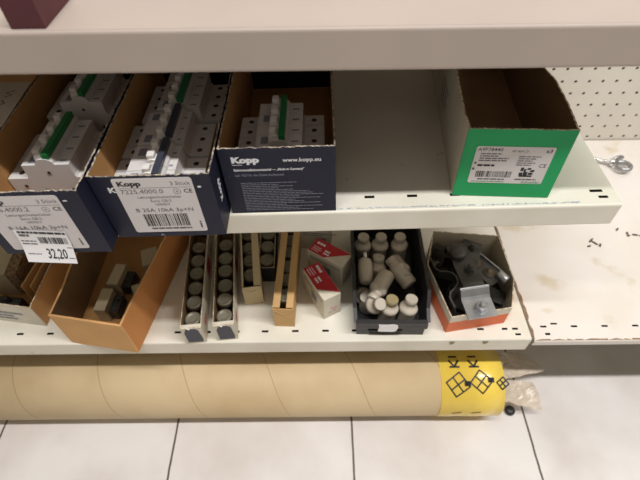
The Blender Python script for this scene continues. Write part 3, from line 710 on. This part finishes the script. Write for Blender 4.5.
# bent half clamps on the left
def omega(M, lab, s=1.0):
    t = thing('pipe_clamp', lab, 'clamp', M, group=GC)
    P = [(-.043 * s, 0), (-.026 * s, 0), (-.019 * s, .004), (-.015 * s, .012), (-.009 * s, .0195), (0, .0215), (.009 * s, .0195), (.015 * s, .012), (.019 * s, .004), (.026 * s, 0), (.050 * s, 0)]
    strip(P, .022, .0026, ZINCD).build('clamp_plate', t)
    mb = MB(); nut(mb, T((0, .040 * s, .0016)), .0055, .004, ZINCD); mb.build('nut', t); return t
omega(T(V(.1745, .3720, -.5480)) @ RZ(R(13)) @ Matrix.Rotation(R(76), 4, 'Y'), 'bent strap clamp on edge along the left wall of the orange box', 1.0)
omega(T(V(.1800, .3930, -.5660)) @ RZ(R(12)) @ Matrix.Rotation(R(92), 4, 'Y'), 'second bent strap clamp on edge beside the big central one', .85)
omega(T(V(.1870, .4300, -.5560)) @ RZ(R(-50)) @ Matrix.Rotation(R(-30), 4, 'Y'), 'dull strap clamp at the back left of the orange box', .55)
# channel bracket on the right
t = thing('clamp_bracket', 'dark channel bracket with two round washers on the right of the orange box', 'clamp', T(V(.2380, .4040, -.5480)) @ RZ(R(36)) @ Matrix.Rotation(R(10), 4, 'Y'), group=GC)
mb = MB(); mb.box(-.020, .017, -.032, .036, 0, .0026, ZINCD, bev=.0008); mb.box(.0155, .0180, -.032, .036, .0008, .0065, ZINC, bev=.0008); mb.box(-.0205, -.018, -.020, .030, -.010, .001, ZINCD, bev=.0008); mb.build('bracket_plate', t)
for yy in (-.014, .010):
    mb = MB(); mb.lathe([(.0095, .0026), (.0095, .0040), (.0045, .0042), (.0045, .0075), (.0020, .008)], FUSEG, T((-.001, yy, 0)), 20); mb.build('washer', t)
mb = MB(); mb.lathe([(.0065, 0), (.0070, .002), (.0070, .014), (.0055, .016)], ZINC, T((.006, -.024, .006)) @ Matrix.Rotation(math.pi / 2, 4, 'X'), 14); mb.build('bolt_end', t, label='bright bolt end')
t = thing('clamp_bracket', 'dark bent bracket at the back of the orange box behind the washers', 'clamp', T(V(.2270, .4330, -.5420)) @ RZ(R(-25)) @ Matrix.Rotation(R(-12), 4, 'X'), group=GC)
strip([(-.026, -.010), (-.018, -.002), (-.010, .002), (.006, .002), (.016, .004)], .030, .003, ZINCD).build('bracket_plate', t)
mb = MB(); nut(mb, T((0, -.002, .004)), .006, .005, ZINCD); mb.build('nut', t)
# darker ones filling the bottom
for k, (x, y, a) in enumerate(((.205, .400, 10), (.240, .385, 60), (.215, .380, -30))):
    t = thing('clamp_bracket', ['flat dark clamp plate low in the orange box beneath the big clamp', 'flat dark clamp plate low in the orange box beneath the channel bracket', 'flat dark clamp plate low in the orange box near its front'][k], 'clamp', T(V(x, y, -.582 + .004 * k)) @ RZ(R(a)), group=GC)
    strip([(-.035, 0), (-.01, 0), (0, .003), (.01, 0), (.035, 0)], .024, .0026, ZINCD).build('bracket_plate', t)
    mb = MB(); nut(mb, T((0, .02, .0015)), .005, .004, ZINCD); mb.build('nut', t)

# worn, rusty bare edges of the right shelf
rs_ = [o for o in bpy.data.objects if o.name.startswith('metal_shelf') and o['label'].startswith('worn')][0]
rd = random.Random(3); mb = MB(); top_ = []; n = 60
for i in range(n + 1):
    x = -.6985 + .6985 * i / n; top_.append((x, .0030 + .0010 * rd.random()))
for (x, a), (x2, a2) in zip(top_, top_[1:]):
    mb.add([(x, .0012, .00015), (x2, .0012, .00015), (x2, a2 if rd.random() < .8 else .0013, .00015), (x, a if rd.random() < .8 else .0013, .00015)], [(0, 1, 2, 3)], RUST)
mb.build('rust_edge', rs_, label='brown rust line along the front edge')
mb = MB(); prev = .001
for i in range(60):
    y0_ = .003 + .45 * i / 60; y1_ = .003 + .45 * (i + 1) / 60; cur = rd.uniform(.0004, .0022) * (1.6 if i < 10 else 1)
    mb.add([(-.6985, y0_, .00015), (-.6985 + prev, y0_, .00015), (-.6985 + cur, y1_, .00015), (-.6985, y1_, .00015)], [(0, 1, 2, 3)], RUST); prev = cur
mb.build('rust_edge', rs_, label='brown rust line along the side seam')
# ---------------------------------------------------------------- things on the bare right shelf
t = thing('wing_bolt', 'shiny steel wing bolt lying alone on the bare right shelf', 'bolt', onL(.5600, .6780, 0, 0))
mb = MB(); d = Vector((-.028, .011, .001)); pth = [Vector((.002, .001, .0065)) + d * f for f in (0, .35, .7, 1)]
mb.sweep(pth, [(.0032 * math.cos(R(45 * k)), .0032 * math.sin(R(45 * k))) for k in range(8)], CHROME)
for k in range(14):
    p = Vector((.002, .001, .0065)) + d * (.2 + .055 * k); mb.lathe([(.0032, -.0003), (.0037, 0), (.0032, .0003)], CHROME, along(p, d), 10)
mb.build('threaded_shaft', t)
mb = MB(); mb.lathe([(.0075, -.004), (.0085, -.002), (.0085, .003), (.006, .005)], CHROME, along(Vector((.004, 0, .0085)), (.9, -.35, .0)), 14); mb.build('hub', t)
for s in (1, -1):
    mb = MB(); c0 = Vector((.007, 0, .0075)); pts = []
    for k in range(11):
        a = math.pi * 2 * k / 10 * .82 - .5
        if s > 0: pts.append(c0 + Vector((.012 + .013 * math.cos(a + 3.6), -.012 + .017 * math.sin(a + 3.6) * .9, .002 + .003 * math.sin(a))))
        else: pts.append(c0 + Vector((.022 * k / 10, .006 + .007 * k / 10, .002 + .003 * math.sin(k / 3))))
    mb.sweep(pts, [(.0034 * math.cos(R(60 * k)), .0046 * math.sin(R(60 * k))) for k in range(6)], ZINC); mb.build('wing', t)
deb = [(.4530, .4890, 40, .0120, 'slim dark grey chip at the left of the crumbs on the right shelf'), (.4570, .4830, -50, .0110, 'dark grey chip crossing its slim neighbour on the right shelf'), (.4450, .4765, 15, .0070, 'small pale chip nearest the upper shelf end on the right shelf'), (.4640, .4785, 60, .0080, 'short upright dark chip right of the crossing pair'),
       (.5070, .5130, 45, .0075, 'stubby dark crumb lying alone furthest back on the right shelf'), (.5200, .5040, 80, .0060, 'tiny dark crumb left of the long rightmost chips'), (.5200, .4985, 0, .0060, 'tiny flat crumb in front of another tiny crumb on the right shelf'), (.5320, .5000, -12, .0100, 'long dark chip second from the right edge on the right shelf'), (.5415, .4970, -35, .0070, 'dark chip at the right edge of the photo on the right shelf')]
CHIP = mat('dark_plastic_chip', hexc(98, 84, 72), .6)
for x, y, a, l, lab in deb:
    mb = MB(); mb.prism([(-l / 2, -.0013), (l * .1, -.0018), (l / 2, -.0006), (l / 2 - .001, .0010), (-l * .1, .0016), (-l / 2 + .0004, .0008)], .0002, .0016, CHIP)
    o = mb.build('plastic_chip', M=onL(x, y, R(a), 0)); tag(o, lab, 'debris', 'chips and crumbs on the right shelf')

# ---------------------------------------------------------------- cardboard tube on the floor
TR = .0555; TY = .3125; X0, X1 = -.70, .284
t = thing('cardboard_tube', 'long thick kraft cardboard tube with yellow taped end lying on the floor', 'tube', T((0, TY, TR + .0004)) @ Matrix.Rotation(0, 4, 'Z'))
KR = bpy.data.materials.new('kraft_tube'); KR.use_nodes = True; nt = KR.node_tree; N = nt.nodes; L = nt.links; b = N['Principled BSDF']; b.inputs['Roughness'].default_value = .6
tc = N.new('ShaderNodeTexCoord'); sp = N.new('ShaderNodeSeparateXYZ'); L.new(tc.outputs['Object'], sp.inputs[0])
M2 = lambda op, a, bb=None: mth(op, a, bb, N, L)
ang = M2('ARCTAN2', sp.outputs['Y'], sp.outputs['Z'])
ph = M2('FLOORED_MODULO', M2('ADD', M2('ADD', sp.outputs['X'], M2('MULTIPLY', ang, .137 / (2 * math.pi))), .713 + .061 + .137 * 6), .137)
seam = M2('LESS_THAN', ph, .0011)
nz = N.new('ShaderNodeTexNoise'); nz.inputs['Scale'].default_value = 9; nz.inputs['Detail'].default_value = 6; L.new(tc.outputs['Object'], nz.inputs['Vector'])
rp = N.new('ShaderNodeValToRGB'); rp.color_ramp.elements[0].position = .28; rp.color_ramp.elements[1].position = .6
rp.color_ramp.elements[0].color = (*hexc(190, 164, 124), 1); rp.color_ramp.elements[1].color = (*hexc(207, 184, 146), 1); L.new(nz.outputs['Fac'], rp.inputs[0])
mx = N.new('ShaderNodeMix'); mx.data_type = 'RGBA'; L.new(seam, mx.inputs[0]); L.new(rp.outputs[0], mx.inputs[6]); mx.inputs[7].default_value = (*hexc(158, 130, 94), 1); L.new(mx.outputs[2], b.inputs['Base Color'])
MX = Matrix.Rotation(math.pi / 2, 4, 'Y')     # lathe axis z -> x
mb = MB(); mb.lathe([(TR - .006, X0), (TR, X0), (TR, X1), (TR - .006, X1), (TR - .006, X0 + .001)], KR, MX, 96); mb.build('tube', t)
mb = MB(); mb.lathe([(TR + .0004, .1860), (TR + .0009, .1862), (TR + .0009, .2375), (TR + .0012, .2377), (TR + .0012, .2860), (TR + .0004, .2862)], YELLOW, MX, 96)
def on_tube(stroke, x, s, m, wd=.0022, rr=TR + .0018):      # stroke polyline in (x, arc) wrapped on the tube
    pts = []
    for (a, c_), (a2, c2) in zip(stroke, stroke[1:]):
        for k in range(5): pts.append((a + (a2 - a) * k / 4, c_ + (c2 - c_) * k / 4))
    P = []
    for a, arc in pts:
        th2 = arc / TR; P.append(Vector((x + a, -rr * math.sin(th2), rr * math.cos(th2))))
    for p, q, in zip(P, P[1:]):
        if (q - p).length < 1e-6: continue
        d = (q - p); mid = (p + q) / 2; nn = Vector((0, mid.y, mid.z)).normalized(); sd = d.normalized().cross(nn) * wd / 2; e = d.normalized() * wd * .2
        p = p + Vector((.016, 0, 0)); q = q + Vector((.016, 0, 0))
        mb.add([p - e - sd, q + e - sd, q + e + sd, p - e + sd], [(0, 1, 2, 3)], m)
def diamond(cx, ca, r=.0155, rot=8):
    def pt(u, v): a = R(45 + rot); return (u * math.cos(a) - v * math.sin(a), u * math.sin(a) + v * math.cos(a))
    r_ = r * .74
    for k in (-1, 0, 1):
        p = [pt(-r_, k * r_), pt(r_, k * r_)]; on_tube([(a, ca + b_) for a, b_ in p], cx, 0, INK)
        p = [pt(k * r_, -r_), pt(k * r_, r_)]; on_tube([(a, ca + b_) for a, b_ in p], cx, 0, INK)
diamond(.196, .0285, .0180, 10); diamond(.2330, .0245, .0168, -4); diamond(.2660, .027, .009)
for cx, ca in ((.2110, .0270), (.2480, .0220)): on_tube([(-.0035, ca), (.0035, ca)], cx, 0, INK, wd=.0075)
def letK(cx, ca, s=.0075):
    on_tube([(-s, ca + s * .75), (s, ca + s * .75)], cx, 0, INK, .003); on_tube([(0, ca + s * .7), (-s, ca - s * .7)], cx, 0, INK, .003); on_tube([(0, ca + s * .7), (s, ca - s * .7)], cx, 0, INK, .003)
for cx in (.1935, .2245):
    letK(cx, -.0040); on_tube([(-.006, -.0165), (.006, -.0165)], cx, 0, INK, .0035)
for cx in (.197, .228): on_tube([(-.007, .0820), (.007, .0795)], cx, 0, INK, .002)
mb.build('tape', t, label='yellow tape with black diamond pattern')
# crumpled plastic wrap sticking out of the end
def crumple(pts, nu, nv, seed, amp=.004, th=.0006):
    rd = random.Random(seed); A, B_, C_, D_ = [Vector(p) for p in pts]; g = {}
    for i in range(nu + 1):
        for jj in range(nv + 1):
            u = i / nu; v = jj / nv; p = (A * (1 - u) + B_ * u) * (1 - v) + (D_ * (1 - u) + C_ * u) * v
            p += Vector((rd.uniform(-1, 1) * amp * .5, rd.uniform(-1, 1) * amp, rd.uniform(-1, 1) * amp + .008 * math.sin(u * 5 + seed) * math.sin(math.pi * v))); g[(i, jj)] = p
    vs = [g[(i, jj)] for i in range(nu + 1) for jj in range(nv + 1)]
    fs = [(i * (nv + 1) + jj, (i + 1) * (nv + 1) + jj, (i + 1) * (nv + 1) + jj + 1, i * (nv + 1) + jj + 1) for i in range(nu) for jj in range(nv)]
    mb = MB(); mb.add(vs, fs, FILM); off = [v + Vector((0, th, th)) for v in vs]; mb.add(off, [f[::-1] for f in fs], FILM); return mb
zc = TR
def LP(x, y, z): return (x + .012, y - TY, z - TR)     # world metres above floor -> tube frame
crumple([LP(.268, .350, .085), LP(.335, .366, .046), LP(.374, .333, .040), LP(.290, .310, .062)], 10, 8, 3, .0013).build('plastic_wrap', t, label='cloudy crumpled film flap, upper')
crumple([LP(.290, .309, .060), LP(.347, .314, .042), LP(.351, .266, .036), LP(.282, .282, .046)], 10, 8, 9, .0013).build('plastic_wrap', t, label='cloudy crumpled film flap, lower')
crumple([LP(.262, .352, .070), LP(.262, .318, .104), LP(.294, .326, .096), LP(.298, .352, .070)], 6, 6, 5, .0015).build('plastic_wrap', t)
mb = MB(); mb.lathe([(.008, 0), (.0085, .002), (.0085, .006), (.006, .009), (.003, .0095)], BLACKP, seg=16); o = mb.build('round_plug', M=T((.3225, .2790, .0002))); tag(o, 'small dark round plug on the floor by the taped tube end', 'plug')

# ---------------------------------------------------------------- a carton on the topmost shelf
mb = MB(); mb.box(0, .024, 0, .05, 0, .020, MAROON, bev=.0006); o = mb.build('carton', M=T(V(-.212, .3135, -.1432))); tag(o, 'dark maroon carton at the top left on the topmost shelf', 'carton')

# ---------------------------------------------------------------- light
def area(name, loc, sx, sy, power, col, rot=(0, 0, 0)):
    l = bpy.data.lights.new(name, 'AREA'); l.shape = 'RECTANGLE'; l.size = sx; l.size_y = sy; l.energy = power; l.color = col
    o = bpy.data.objects.new(name, l); C.objects.link(o); o.location = loc; o.rotation_euler = rot; return o
area('ceiling_tube_light', V(.70, -.18, 2.0), 2.9, .09, 84, (1.0, .985, .972))
area('ceiling_tube_light', V(0.05, -2.2, 2.0), 2.6, .3, 6, (1.0, .97, .935), (R(-30), 0, 0))
w_ = bpy.data.worlds.new('World'); bpy.context.scene.world = w_; w_.use_nodes = True
bg = w_.node_tree.nodes['Background']; bg.inputs[0].default_value = (1.0, .92, .77, 1); bg.inputs[1].default_value = .275

# ---------------------------------------------------------------- camera
th, ro, ya = .8706, -.01606, -.0060
c, s = math.cos(ya), math.sin(ya)
fwd0 = Vector((s, c, 0)); right0 = Vector((c, -s, 0)); up0 = Vector((0, 0, 1))
fwd = math.cos(th) * fwd0 - math.sin(th) * up0; up = math.sin(th) * fwd0 + math.cos(th) * up0
r_ = math.cos(ro) * right0 + math.sin(ro) * up; u_ = -math.sin(ro) * right0 + math.cos(ro) * up
cam = bpy.data.cameras.new('Camera'); co = bpy.data.objects.new('Camera', cam); C.objects.link(co)
M = Matrix((r_, u_, -fwd)).transposed().to_4x4(); M.translation = V(0, 0, 0); co.matrix_world = M
cam.sensor_width = 36; cam.lens = 454.07 / 640 * 36; cam.clip_start = .01
cam.dof.use_dof = True; cam.dof.focus_distance = .50; cam.dof.aperture_fstop = 7.0
sc = bpy.context.scene; sc.camera = co
sc.view_settings.view_transform = 'Standard'; sc.view_settings.look = 'None'; sc.view_settings.gamma = 1; sc.view_settings.use_curve_mapping = False
sc.view_settings.exposure = 0.0
